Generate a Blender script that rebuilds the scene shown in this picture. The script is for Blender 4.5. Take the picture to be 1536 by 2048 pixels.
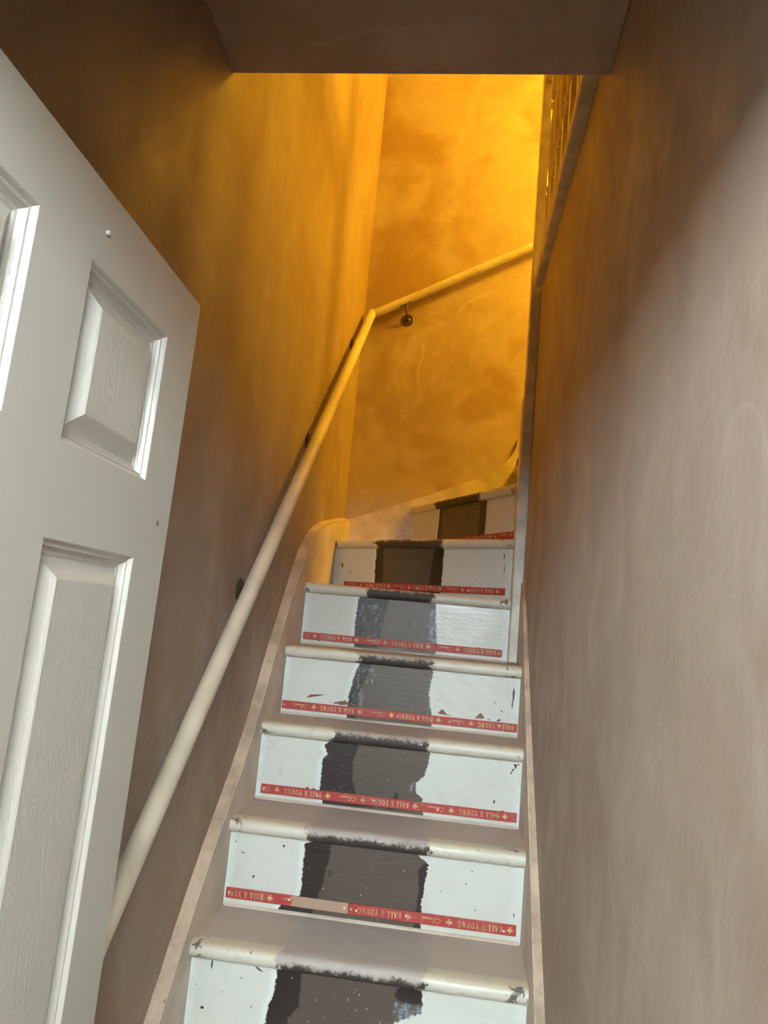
import bpy, bmesh, math, random
import numpy as np
from mathutils import Vector, Matrix

for o in list(bpy.data.objects):
    bpy.data.objects.remove(o, do_unlink=True)
SC = bpy.context.scene
COL = SC.collection
random.seed(7)
RNG = np.random.default_rng(11)

# ------------------------------------------------------------------ camera
EYE = 1.584                      # eye height above the hall floor
F_PX, PITCH, ROLL, YAW = 1457.5, 0.1512, 0.0902, -0.1134
cp, sp, cy, sy = math.cos(PITCH), math.sin(PITCH), math.cos(YAW), math.sin(YAW)
fw = Vector((sy * cp, cy * cp, sp)); rt = Vector((cy, -sy, 0)); up = rt.cross(fw)
r2 = math.cos(ROLL) * rt + math.sin(ROLL) * up
u2 = -math.sin(ROLL) * rt + math.cos(ROLL) * up
cam = bpy.data.cameras.new('camera')
cam.sensor_fit = 'AUTO'; cam.sensor_width = 36.0
cam.lens = F_PX * 36.0 / 2048.0
cam.clip_start = 0.02
camo = bpy.data.objects.new('camera', cam); COL.objects.link(camo)
camo.matrix_world = Matrix(((r2.x, u2.x, -fw.x, 0), (r2.y, u2.y, -fw.y, 0), (r2.z, u2.z, -fw.z, EYE), (0, 0, 0, 1)))
SC.camera = camo

# ------------------------------------------------------------------ light
SKY = 54.0
LAMP = 186.0
LAMP_POS = (1.34, 2.52, EYE + 2.70)
w = bpy.data.worlds.new('world'); SC.world = w; w.use_nodes = True
bg = w.node_tree.nodes['Background']
bg.inputs[0].default_value = (0.86, 0.97, 1.0, 1); bg.inputs[1].default_value = SKY
WIN = dict(x0=-1.25, x1=1.05, z0=1.94, z1=2.69, y=-1.5)
pl = bpy.data.lights.new('window_portal', 'AREA'); pl.shape = 'RECTANGLE'
pl.size = WIN['x1'] - WIN['x0']; pl.size_y = WIN['z1'] - WIN['z0']; pl.cycles.is_portal = True
plo = bpy.data.objects.new('window_portal', pl); COL.objects.link(plo)
plo.location = ((WIN['x0'] + WIN['x1']) / 2, WIN['y'] - 0.01, (WIN['z0'] + WIN['z1']) / 2)
plo.rotation_euler = (math.radians(90), 0, math.radians(180))
vs = SC.view_settings
vs.view_transform = 'Standard'; vs.look = 'None'; vs.gamma = 1.0; vs.use_curve_mapping = False
vs.exposure = 0.0

# ------------------------------------------------------------------ node helper
class NT:
    def __init__(s, name):
        s.m = bpy.data.materials.new(name); s.m.use_nodes = True
        s.t = s.m.node_tree; s.t.nodes.clear()
        s.out = s.t.nodes.new('ShaderNodeOutputMaterial')
        s.b = s.t.nodes.new('ShaderNodeBsdfPrincipled')
        s.t.links.new(s.b.outputs[0], s.out.inputs[0])
        s.co = s.t.nodes.new('ShaderNodeTexCoord')
    def n(s, k, **kw):
        nd = s.t.nodes.new(k)
        for a, v in kw.items(): setattr(nd, a, v)
        return nd
    def put(s, sock, v):
        if v is None: return
        if hasattr(v, 'is_linked') or isinstance(v, bpy.types.NodeSocket): s.t.links.new(v, sock)
        elif isinstance(v, (tuple, list)) and len(v) == 3 and sock.type == 'RGBA': sock.default_value = (*v, 1)
        else: sock.default_value = v
    def obj(s): return s.co.outputs['Object']
    def xyz(s):
        nd = s.n('ShaderNodeSeparateXYZ'); s.put(nd.inputs[0], s.obj()); return nd.outputs
    def map(s, scale=(1, 1, 1), rot=(0, 0, 0), loc=(0, 0, 0)):
        nd = s.n('ShaderNodeMapping'); s.put(nd.inputs[0], s.obj())
        nd.inputs[1].default_value = loc; nd.inputs[2].default_value = rot; nd.inputs[3].default_value = scale
        return nd.outputs[0]
    def noise(s, scale, detail=4, rough=.55, vec=None, dist=0, color=False):
        nd = s.n('ShaderNodeTexNoise'); s.put(nd.inputs['Vector'], vec or s.obj())
        nd.inputs['Scale'].default_value = scale; nd.inputs['Detail'].default_value = detail
        nd.inputs['Roughness'].default_value = rough; nd.inputs['Distortion'].default_value = dist
        return nd.outputs['Color' if color else 'Fac']
    def vor(s, scale, vec=None, feat='F1'):
        nd = s.n('ShaderNodeTexVoronoi', feature=feat); s.put(nd.inputs['Vector'], vec or s.obj())
        nd.inputs['Scale'].default_value = scale
        return nd.outputs['Distance']
    def math(s, op, a, b=None, c=None, clamp=False):
        nd = s.n('ShaderNodeMath', operation=op); nd.use_clamp = clamp
        s.put(nd.inputs[0], a); s.put(nd.inputs[1], b); s.put(nd.inputs[2], c)
        return nd.outputs[0]
    def step(s, v, lo, hi, o0=0.0, o1=1.0):
        nd = s.n('ShaderNodeMapRange', interpolation_type='SMOOTHSTEP')
        s.put(nd.inputs[0], v); s.put(nd.inputs[1], lo); s.put(nd.inputs[2], hi)
        nd.inputs[3].default_value = o0; nd.inputs[4].default_value = o1
        return nd.outputs[0]
    def mix(s, f, a, b):
        nd = s.n('ShaderNodeMix', data_type='RGBA'); s.put(nd.inputs[0], f)
        s.put(nd.inputs[6], a); s.put(nd.inputs[7], b); return nd.outputs[2]
    def attr(s, name):
        nd = s.n('ShaderNodeAttribute', attribute_name=name); return nd.outputs['Fac']
    def spot(s, p, r, r2=None):
        nd = s.n('ShaderNodeVectorMath', operation='DISTANCE'); s.put(nd.inputs[0], s.obj())
        nd.inputs[1].default_value = p
        return s.step(nd.outputs['Value'], r, r2 if r2 is not None else r * 1.15, 1, 0)
    def bump(s, h, strength=.3, dist=.01, prev=None):
        nd = s.n('ShaderNodeBump'); nd.inputs['Strength'].default_value = strength
        nd.inputs['Distance'].default_value = dist; s.put(nd.inputs['Height'], h)
        if prev is not None: s.put(nd.inputs['Normal'], prev)
        return nd.outputs[0]
    def fin(s, col, rough=.6, bump=None, spec=.5):
        s.put(s.b.inputs['Base Color'], col); s.put(s.b.inputs['Roughness'], rough)
        s.b.inputs['Specular IOR Level'].default_value = spec
        if bump is not None: s.put(s.b.inputs['Normal'], bump)
        return s.m

def plaster(name, stretch, patches=.5, base=(.43, .335, .265), dark=(.325, .225, .155), light=(.52, .43, .355)):
    t = NT(name)
    v = t.map(scale=stretch)
    big = t.noise(1.7, 3, .55, v, .6)
    mid = t.noise(6, 4, .6, v, .4)
    fine = t.noise(34, 3, .65, v)
    c = t.mix(t.step(big, .40, .68), base, dark)
    c = t.mix(t.math('MULTIPLY', t.step(mid, .45, .80), .55), c, light)
    c = t.mix(t.math('MULTIPLY', t.step(fine, .50, .80), .22), c, dark)
    # trowel scratches: thin pale arcs, in places only
    for sc, off, sx in ((1.2, 3.0, (1, 2.8, .8)),):
        ln_ = t.noise(sc, 2, .4, t.map(scale=sx, loc=(off, off, off)), .5)
        dd = t.step(t.math('ABSOLUTE', t.math('SUBTRACT', ln_, .5)), .0, .0045, 1, 0)
        msk = t.step(t.noise(2.3, 2, .5, t.map(loc=(off * 2, 1, 4))), .54, .62)
        c = t.mix(t.math('MULTIPLY', t.math('MULTIPLY', dd, msk), .55), c, light)
    if patches:
        p2 = t.noise(2.6, 3, .5, None, .3)
        c = t.mix(t.math('MULTIPLY', t.step(p2, .52, .64), patches), c, (.30, .185, .10))
    b = t.bump(mid, .22, .02)
    b = t.bump(fine, .18, .006, b)
    return t.fin(c, t.step(mid, .3, .8, .62, .42), b, .35)

def simple(name, col, rough=.5, scale=40, var=.15, bump=.08, chips=None, chipcol=(.09, .06, .04), spots=(), metal=0, spec=.5):
    t = NT(name)
    n1 = t.noise(scale, 5); n2 = t.noise(scale * .2, 4)
    d = tuple(x * (1 - 1.6 * var) for x in col); l = tuple(min(1, x * (1 + .5 * var)) for x in col)
    c = t.mix(t.step(n2, .35, .7), l, d)
    c = t.mix(t.math('MULTIPLY', n1, var * 1.5), c, d)
    if chips:
        cn = t.noise(chips[0], 4, .6)
        c = t.mix(t.step(cn, chips[1], chips[1] + .02), c, chipcol)
    for p, r, sc in spots:
        c = t.mix(t.spot(p, r), c, sc)
    t.b.inputs['Metallic'].default_value = metal
    return t.fin(c, rough, t.bump(n1, bump, .004), spec)

M = {}
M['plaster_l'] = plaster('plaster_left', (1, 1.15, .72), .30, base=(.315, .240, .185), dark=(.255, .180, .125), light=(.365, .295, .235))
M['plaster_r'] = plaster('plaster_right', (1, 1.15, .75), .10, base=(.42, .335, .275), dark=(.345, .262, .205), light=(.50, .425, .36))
M['plaster_b'] = plaster('plaster_back', (1.2, 1, 1), .62, base=(.43, .335, .26), light=(.52, .44, .36))
M['plaster_c'] = plaster('plaster_ceiling', (1, 1, 1), .15, base=(.40, .30, .23))
M['hall'] = simple('hall_paint', (.42, .38, .33), .7)
M['upstairs'] = simple('upstairs_paint', (.60, .52, .42), .7)
M['hallfloor'] = simple('hall_floor_boards', (.16, .11, .08), .6)
M['gloss_cream'] = simple('cream_gloss_paint', (.60, .52, .39), .32, 60, .16, .10, chips=(55, .73))
M['rail'] = simple('cream_rail_paint', (.63, .555, .43), .34, 30, .14, .05, chips=(70, .755),
                   spots=(((-.502, 1.62, EYE - .09), .008, (.02, .10, .06)), ((-.502, 1.612, EYE - .098), .007, (.02, .10, .06)),
                          ((-.510, 2.41, EYE + .648), .010, (.12, .08, .05)), ((-.51, 2.70, EYE + .915), .007, (.12, .08, .05))))
M['metal'] = simple('old_bracket_metal', (.10, .075, .045), .5, 50, .3, .2, metal=.5)
M['newel'] = simple('cream_newel_paint', (.60, .55, .47), .27, 90, .14, .35, chips=(60, .745))
M['string'] = simple('stringer_paint', (.62, .53, .425), .5, 30, .14, .12, chips=(40, .76))
M['ledge'] = simple('rough_plastered_ledge', (.55, .43, .32), .8, 50, .25, .8, chips=(45, .70), chipcol=(.25, .16, .10))
M['nail'] = simple('bright_nail_steel', (.80, .80, .78), .3, 20, .05, .02, metal=.6)
M['letter'] = simple('cream_print', (.66, .52, .30), .6, 200, .3, .02)
M['frame_white'] = simple('white_frame_paint', (.74, .72, .68), .4)
M['cable'] = simple('white_cable', (.7, .7, .68), .5)

def door_mat(name, grain):
    t = NT(name)
    g = t.map(scale=(7, 1, 1.1))
    warp = t.noise(3.0, 2, .5, g, 1.2)
    rings = t.math('SINE', t.math('MULTIPLY', warp, 130))
    fine = t.noise(60, 4, .6, t.map(scale=(6, 1, .35)))
    b = t.bump(rings, grain, .0012)
    b = t.bump(fine, .06, .0012, b)
    sm = t.noise(3, 3)
    c = t.mix(sm, (.56, .535, .475), (.51, .48, .42))
    c = t.mix(t.spot((.722, 0, 1.688), .004), c, (.2, .12, .08))
    return t.fin(c, .30, b, .5)
M['door'] = door_mat('white_moulded_door_paint', .035)
M['door_panel'] = door_mat('white_moulded_panel_paint', .11)

def lath_mat(name, worn0=None, worn1=None, seed=0.0):
    t = NT(name)
    x = t.xyz()[0]
    n = t.noise(120, 4, .6, t.map(scale=(.3, 1, 1), loc=(seed, 0, 0)))
    n2 = t.noise(14, 4, .6, t.map(loc=(seed * 3, 0, 0)))
    c = t.mix(n, (.33, .030, .026), (.44, .060, .046))
    c = t.mix(t.math('MULTIPLY', t.step(n2, .50, .75), .5), c, (.40, .20, .15))
    c = t.mix(t.step(n, .70, .76), c, (.45, .32, .20))
    if worn0 is not None:
        e = t.math('MULTIPLY', t.math('SUBTRACT', n, .5), .03)
        xx = t.math('ADD', x, e)
        wm = t.math('MULTIPLY', t.step(xx, worn0 - .004, worn0 + .004), t.step(xx, worn1 - .004, worn1 + .03, 1, 0))
        c = t.mix(t.math('MULTIPLY', wm, .92), c, t.mix(n2, (.46, .33, .22), (.36, .24, .19)))
    return t.fin(c, .55, t.bump(n, .15, .002))

# ------------------------------------------------------------------ mesh helpers
def newobj(name, verts, faces, mat, parent=None, off=(0, 0, 0), smooth=False, kind=None):
    me = bpy.data.meshes.new(name)
    ox, oy, oz = off
    me.from_pydata([(v[0] - ox, v[1] - oy, v[2] - oz) for v in verts], [], faces)
    me.update()
    bm = bmesh.new(); bm.from_mesh(me); bmesh.ops.recalc_face_normals(bm, faces=bm.faces); bm.to_mesh(me); bm.free()
    if smooth:
        me.polygons.foreach_set('use_smooth', [True] * len(me.polygons))
        if smooth != 'all': me.set_sharp_from_angle(angle=math.radians(38))
    o = bpy.data.objects.new(name, me); COL.objects.link(o)
    if mat is not None: me.materials.append(mat)
    if parent is not None: o.parent = parent
    if kind: o['kind'] = kind
    return o

class MB:
    def __init__(s): s.v = []; s.f = []
    def add(s, v, f):
        k = len(s.v); s.v += [tuple(p) for p in v]; s.f += [tuple(i + k for i in q) for q in f]
        return s
    def box(s, a, b):
        x0, y0, z0 = a; x1, y1, z1 = b
        return s.add([(x0, y0, z0), (x1, y0, z0), (x1, y1, z0), (x0, y1, z0), (x0, y0, z1), (x1, y0, z1), (x1, y1, z1), (x0, y1, z1)],
                     [(0, 3, 2, 1), (4, 5, 6, 7), (0, 1, 5, 4), (1, 2, 6, 5), (2, 3, 7, 6), (3, 0, 4, 7)])
    def prism(s, poly, fn0, fn1):
        n = len(poly)
        return s.add([fn0(*p) for p in poly] + [fn1(*p) for p in poly],
                     [tuple(range(n)), tuple(range(2 * n - 1, n - 1, -1))] + [(i, (i + 1) % n, n + (i + 1) % n, n + i) for i in range(n)])
    def tube(s, pts, rad, seg=16, cap=True):
        pts = [Vector(p) for p in pts]; n = len(pts)
        rads = rad if isinstance(rad, (list, tuple)) else [rad] * n
        vs = []
        t0 = (pts[1] - pts[0]).normalized()
        a = t0.cross(Vector((0, 0, 1)))
        if a.length < .01: a = t0.cross(Vector((0, 1, 0)))
        a.normalize()
        for i in range(n):
            t = (pts[min(i + 1, n - 1)] - pts[max(i - 1, 0)]).normalized()
            a = (a - t * a.dot(t)).normalized(); b = t.cross(a)
            for k in range(seg):
                th = 2 * math.pi * k / seg
                vs.append(pts[i] + rads[i] * (math.cos(th) * a + math.sin(th) * b))
        fs = [(i * seg + k, i * seg + (k + 1) % seg, (i + 1) * seg + (k + 1) % seg, (i + 1) * seg + k) for i in range(n - 1) for k in range(seg)]
        if cap: fs += [tuple(range(seg - 1, -1, -1)), tuple(range((n - 1) * seg, n * seg))]
        return s.add(vs, fs)
    def lathe(s, c, prof, seg=20, axis=2):
        vs = []
        for r, h in prof:
            for k in range(seg):
                th = 2 * math.pi * k / seg; p = [r * math.cos(th), r * math.sin(th), h]
                if axis == 0: p = [h, p[0], p[1]]
                if axis == 1: p = [p[0], h, p[1]]
                vs.append((c[0] + p[0], c[1] + p[1], c[2] + p[2]))
        n = len(prof)
        fs = [(i * seg + k, i * seg + (k + 1) % seg, (i + 1) * seg + (k + 1) % seg, (i + 1) * seg + k) for i in range(n - 1) for k in range(seg)]
        fs += [tuple(range(seg - 1, -1, -1)), tuple(range((n - 1) * seg, n * seg))]
        return s.add(vs, fs)
    def build(s, name, mat, parent=None, off=(0, 0, 0), smooth=False, kind=None, bevel=0):
        o = newobj(name, s.v, s.f, mat, parent, off, smooth, kind)
        if bevel:
            bm = bmesh.new(); bm.from_mesh(o.data)
            ed = [e for e in bm.edges if len(e.link_faces) == 2 and e.calc_face_angle() > .6]
            bmesh.ops.bevel(bm, geom=ed, offset=bevel, segments=2, affect='EDGES', profile=.5)
            bm.to_mesh(o.data); bm.free()
        return o

def tag(o, label, cat=None, group=None, kind=None):
    o['label'] = label
    if cat: o['category'] = cat
    if group: o['group'] = group
    if kind: o['kind'] = kind
    return o
def empty(name, loc, label, cat, group=None, kind=None):
    o = bpy.data.objects.new(name, None); COL.objects.link(o); o.location = loc
    o.empty_display_size = .1
    return tag(o, label, cat, group, kind)
def frame(o, origin, ex, parent_loc=(0, 0, 0)):
    """local x along ex (horizontal), z up, placed under a parent that has no rotation"""
    ex = Vector((ex[0], ex[1], 0)).normalized(); ey = Vector((-ex.y, ex.x, 0))
    p = Vector(origin) - Vector(parent_loc)
    o.matrix_local = Matrix(((ex.x, ey.x, 0, p.x), (ex.y, ey.y, 0, p.y), (0, 0, 1, p.z), (0, 0, 0, 1)))

# ------------------------------------------------------------------ dimensions (relative to the eye, Z() makes them absolute)
def Z(z): return z + EYE
XL, XR = -0.5363, 0.2037         # inner faces of the two stringers
XWL = -0.566                     # left wall face
YB = 3.348                       # back wall face
YC, ZC = 1.369, 1.147            # far edge and height of the low ceiling
Y1, Z1, GO, RI = 1.694, -0.7324, 0.2046, 0.2128
def xr_wall(y): return 0.226 - 0.012 * (y - 1.38)
Y0 = 0.20                        # doorway wall, hall side
Y0b = 0.30                       # doorway wall, stair side
ZLAND = 1.292
ZTOP = 3.72
NWX0, NWX1, NWY0, NWY1 = 0.1725, 0.2135, 2.53, 2.61

# ------------------------------------------------------------------ setting
def struct(mb, name, mat, label, cat, **kw):
    o = mb.build(name, mat, **kw); return tag(o, label, cat, kind='structure')
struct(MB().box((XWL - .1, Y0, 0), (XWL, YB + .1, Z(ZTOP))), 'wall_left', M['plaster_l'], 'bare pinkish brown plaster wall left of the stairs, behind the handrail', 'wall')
struct(MB().box((XWL, YB, 0), (1.8, YB + .1, Z(ZTOP))), 'wall_back', M['plaster_b'], 'lamplit orange plaster wall closing the top of the stairs, with damp patches', 'wall')
ys = [Y0b, NWY1 - .02]
struct(MB().add([(xr_wall(ys[0]), ys[0], 0), (xr_wall(ys[1]), ys[1], 0), (.33, ys[1], 0), (.33, ys[0], 0),
                 (xr_wall(ys[0]), ys[0], Z(1.253)), (xr_wall(ys[1]), ys[1], Z(1.253)), (.33, ys[1], Z(1.253)), (.33, ys[0], Z(1.253))],
                [(0, 3, 2, 1), (4, 5, 6, 7), (0, 1, 5, 4), (1, 2, 6, 5), (2, 3, 7, 6), (3, 0, 4, 7)]),
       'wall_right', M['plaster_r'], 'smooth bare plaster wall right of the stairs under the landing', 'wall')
struct(MB().box((XWL, Y0b, Z(ZC)), (xr_wall(YC) , YC, Z(1.253))), 'ceiling', M['plaster_c'], 'low brown plaster ceiling across the foot of the stairs', 'ceiling')
struct(MB().box((-1.6, -1.6, -.06), (1.8, YB + .1, 0)), 'floor', M['hallfloor'], 'hall floor at the foot of the stairs, out of view', 'floor')
struct(MB().box((.33, Y0b, Z(1.20)), (1.7, 2.50, Z(ZLAND))), 'floor', M['hallfloor'], 'upstairs landing floor behind the balusters', 'floor')
struct(MB().box((XWL, Y0b, Z(1.253)), (.33, YC, Z(ZLAND))), 'floor', M['hallfloor'], 'upstairs floor above the low ceiling', 'floor')
struct(MB().box((XWL - .1, Y0, Z(ZTOP)), (1.8, YB + .1, Z(ZTOP + .1))), 'ceiling', M['upstairs'], 'upstairs ceiling far above the stairs', 'ceiling')
struct(MB().box((1.7, Y0, 0), (1.8, YB, Z(ZTOP))), 'wall_landing', M['upstairs'], 'far wall of the upstairs landing', 'wall')
struct(MB().box((XWL, Y0, Z(1.253)), (1.7, Y0b, Z(ZTOP))), 'wall_front', M['upstairs'], 'upstairs wall above the doorway', 'wall')
struct(MB().box((.80, Y0b, Z(ZLAND)), (.90, 2.20, Z(ZTOP))), 'wall_lamp_block', M['upstairs'], 'added unseen wall upstairs that holds lamplight off the near left wall', 'wall')  # unseen, added to soften and cut the lamplight on the left wall
# doorway wall between hall and stairs
mb = MB(); DX0, DX1, DZ = -.470, .2555, 2.075
mb.box((-1.6, Y0, 0), (DX0, Y0b, Z(1.253))); mb.box((DX1, Y0, 0), (1.7, Y0b, Z(1.253))); mb.box((DX0, Y0, DZ), (DX1, Y0b, Z(1.253)))
struct(mb, 'wall_doorway', M['hall'], 'painted wall around the doorway the view looks through', 'wall')
mb = MB(); mb.box((-1.6, -1.6, 0), (-1.5, Y0, Z(ZC))); struct(mb, 'wall_hall_left', M['hall'], 'painted left wall of the hall behind the view', 'wall')
mb = MB(); mb.box((1.5, -1.6, 0), (1.6, Y0, Z(ZC))); struct(mb, 'wall_hall_right', M['hall'], 'painted right wall of the hall behind the view', 'wall')
mb = MB(); W = WIN
mb.box((-1.5, W['y'], 0), (W['x0'], W['y'] + .1, Z(ZC))); mb.box((W['x1'], W['y'], 0), (1.5, W['y'] + .1, Z(ZC)))
mb.box((W['x0'], W['y'], 0), (W['x1'], W['y'] + .1, W['z0'])); mb.box((W['x0'], W['y'], W['z1']), (W['x1'], W['y'] + .1, Z(ZC)))
struct(mb, 'wall_hall_window', M['hall'], 'painted window wall of the hall behind the view', 'wall')
struct(MB().box((-1.6, -1.6, Z(ZC)), (1.6, Y0, Z(ZC) + .1)), 'ceiling', M['hall'], 'white hall ceiling behind the view', 'ceiling')
win = empty('window_1', (0, W['y'], W['z0']), 'white framed hall window behind the view', 'window', kind='structure')
off = tuple(win.location)
mb = MB(); a, b, c, d = W['x0'], W['x1'], W['z0'], W['z1']; y0, y1 = W['y'] + .02, W['y'] + .08
mb.box((a, y0, c), (a + .05, y1, d)).box((b - .05, y0, c), (b, y1, d)).box((a + .05, y0, c), (b - .05, y1, c + .05)).box((a + .05, y0, d - .05), (b - .05, y1, d))
mb.build('window_frame', M['frame_white'], win, off)
MB().box(((a + b) / 2 - .025, y0, c + .05), ((a + b) / 2 + .025, y1, d - .05)).build('mullion', M['frame_white'], win, off)
# door lining
mb = MB(); mb.box((DX0 - .03, Y0 - .01, 0), (DX0, Y0b + .005, DZ)).box((DX1, Y0 - .01, 0), (DX1 + .03, Y0b - .002, DZ)).box((DX0 - .03, Y0 - .01, DZ), (DX1 + .03, Y0b + .005, DZ + .03))
struct(mb, 'trim_1', M['frame_white'], 'white door lining of the doorway', 'door frame')

# ------------------------------------------------------------------ staircase
ST_LOC = (-.166, 1.1, 0)
st = empty('staircase', ST_LOC, 'narrow winding staircase, white painted risers with a bare dark strip up the middle', 'staircase')
NOSE_T = .036
def tread_mat(name, xa, xb, L, zt=-.006, seed=0.0):
    t = NT(name)
    o = t.xyz(); x, y, z = o[0], o[1], o[2]
    mp = t.map(loc=(seed, seed * .7, 0))
    n = t.noise(38, 5, .65, mp); nf = t.noise(160, 4, .7, mp); nb = t.noise(9, 4, .6, t.map(scale=(1, 2.5, 1), loc=(seed, 0, 0)))
    xw = t.math('ADD', t.math('ADD', x, t.math('MULTIPLY', t.math('SUBTRACT', n, .5), .10)), t.math('MULTIPLY', t.math('SUBTRACT', nf, .5), .05))
    cen = t.math('MULTIPLY', t.step(xw, xa - .004, xa + .004), t.step(xw, xb - .004, xb + .004, 1, 0))
    # top surface
    top = t.mix(nb, (.50, .43, .37), (.41, .345, .29))
    topc = t.mix(nb, (.44, .40, .365), (.345, .31, .28))
    cen2 = t.math('MULTIPLY', t.step(xw, xa - .03, xa + .03), t.step(xw, xb - .03, xb + .03, 1, 0))
    top = t.mix(cen2, top, topc)
    # round nosing : painted at the sides, dark worn at the middle
    cream = t.mix(t.step(z, -.012, -.001), (.60, .58, .50), (.55, .50, .37))
    cream = t.mix(t.math('MULTIPLY', t.step(n, .55, .7), .35), cream, (.42, .35, .24))
    cream = t.mix(t.step(nf, .69, .72), cream, (.10, .07, .05))
    yd = t.math('ADD', t.math('ADD', z, t.math('MULTIPLY', t.math('SUBTRACT', n, .5), .040)), t.math('MULTIPLY', t.math('SUBTRACT', nf, .5), .022))
    dk = t.mix(nf, (.016, .011, .010), (.085, .068, .058))
    dk = t.mix(t.step(nf, .66, .72), dk, (.32, .30, .27))
    dkm = t.step(yd, zt - .007, zt + .005, 1, 0)
    worn = t.mix(dkm, topc, dk)
    nose = t.mix(cen, cream, worn)
    yn = t.math('ADD', y, t.math('MULTIPLY', t.math('SUBTRACT', nf, .5), .02))
    c = t.mix(t.step(yn, .036, .046), nose, top)
    # knocked nosing ends
    e = t.math('MAXIMUM', t.step(x, .012, .045, 1, 0), t.step(x, L - .075, L - .03))
    ce = t.math('MULTIPLY', t.math('MULTIPLY', e, t.step(n, .555, .60)), t.step(y, .03, .05, 1, 0))
    c = t.mix(ce, c, t.mix(nf, (.05, .035, .03), (.20, .17, .15)))
    c = t.mix(t.math('MULTIPLY', t.step(t.noise(85, 3, .6, mp), .70, .72), .8), c, (.09, .065, .055))
    rough = t.math('MAXIMUM', t.math('ADD', t.math('MULTIPLY', t.step(y, .03, .05), .25), .36), t.math('MULTIPLY', cen, .62))
    b = t.bump(n, .12, .004); b = t.bump(nf, .10, .002, b)
    return t.fin(c, rough, b, .5)

def tread(k, A, B, back, z, mat):
    """A -> B nosing front edge (left to right), back = remaining outline B..A in plan"""
    ex = (Vector(B) - Vector(A)); L = ex.length; ex.normalize(); ey = Vector((-ex.y, ex.x))
    loc = lambda p: ((Vector(p) - Vector(A)).dot(ex), (Vector(p) - Vector(A)).dot(ey))
    r = NOSE_T / 2
    prof = [(.060, 0.0), (.030, 0.0)] + [(r - r * math.sin(a) , -r + r * math.cos(a)) for a in [i * math.pi / 10 for i in range(1, 10)]] + [(.030, -NOSE_T), (.045, -NOSE_T)]
    prof = [(max(p[0], 0), p[1]) for p in prof]
    NS = 64; vs = []; fs = []
    for i in range(NS + 1):
        x = L * i / NS
        wob = .0012 * math.sin(i * 1.7 + k) * math.sin(i * .37 + 2 * k)
        for (py, pz) in prof: vs.append((x, py + (wob if py < .03 else 0), pz))
    m = len(prof)
    for i in range(NS):
        for j in range(m - 1): fs.append((i * m + j, (i + 1) * m + j, (i + 1) * m + j + 1, i * m + j + 1))
    fs.append(tuple(range(m))); fs.append(tuple(NS * m + j for j in range(m - 1, -1, -1)))
    bl = [loc(p) for p in back]
    n0 = len(vs)
    topv = [(0, .060), (L, .060)] + bl
    vs += [(p[0], p[1], 0) for p in topv] + [(p[0], p[1], -NOSE_T) for p in topv]
    q = len(topv)
    fs.append(tuple(n0 + i for i in range(q))); fs.append(tuple(n0 + q + i for i in range(q - 1, -1, -1)))
    fs += [(n0 + i, n0 + (i + 1) % q, n0 + q + (i + 1) % q, n0 + q + i) for i in range(q)]
    o = newobj('tread', vs, fs, mat, st, smooth=True)
    frame(o, (A[0], A[1], Z(z)), ex, ST_LOC)
    return o

def fbm(x, y, seed):
    rs = np.random.default_rng(seed); out = np.zeros_like(x); a = 1
    for f in (9, 23, 55, 130, 300):
        for _ in range(3):
            th = rs.uniform(0, 6.28); ph = rs.uniform(0, 6.28)
            out = out + a * np.sin(f * (x * math.cos(th) + y * math.sin(th)) * 3 + ph) / 3
        a *= .62
    return out

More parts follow.
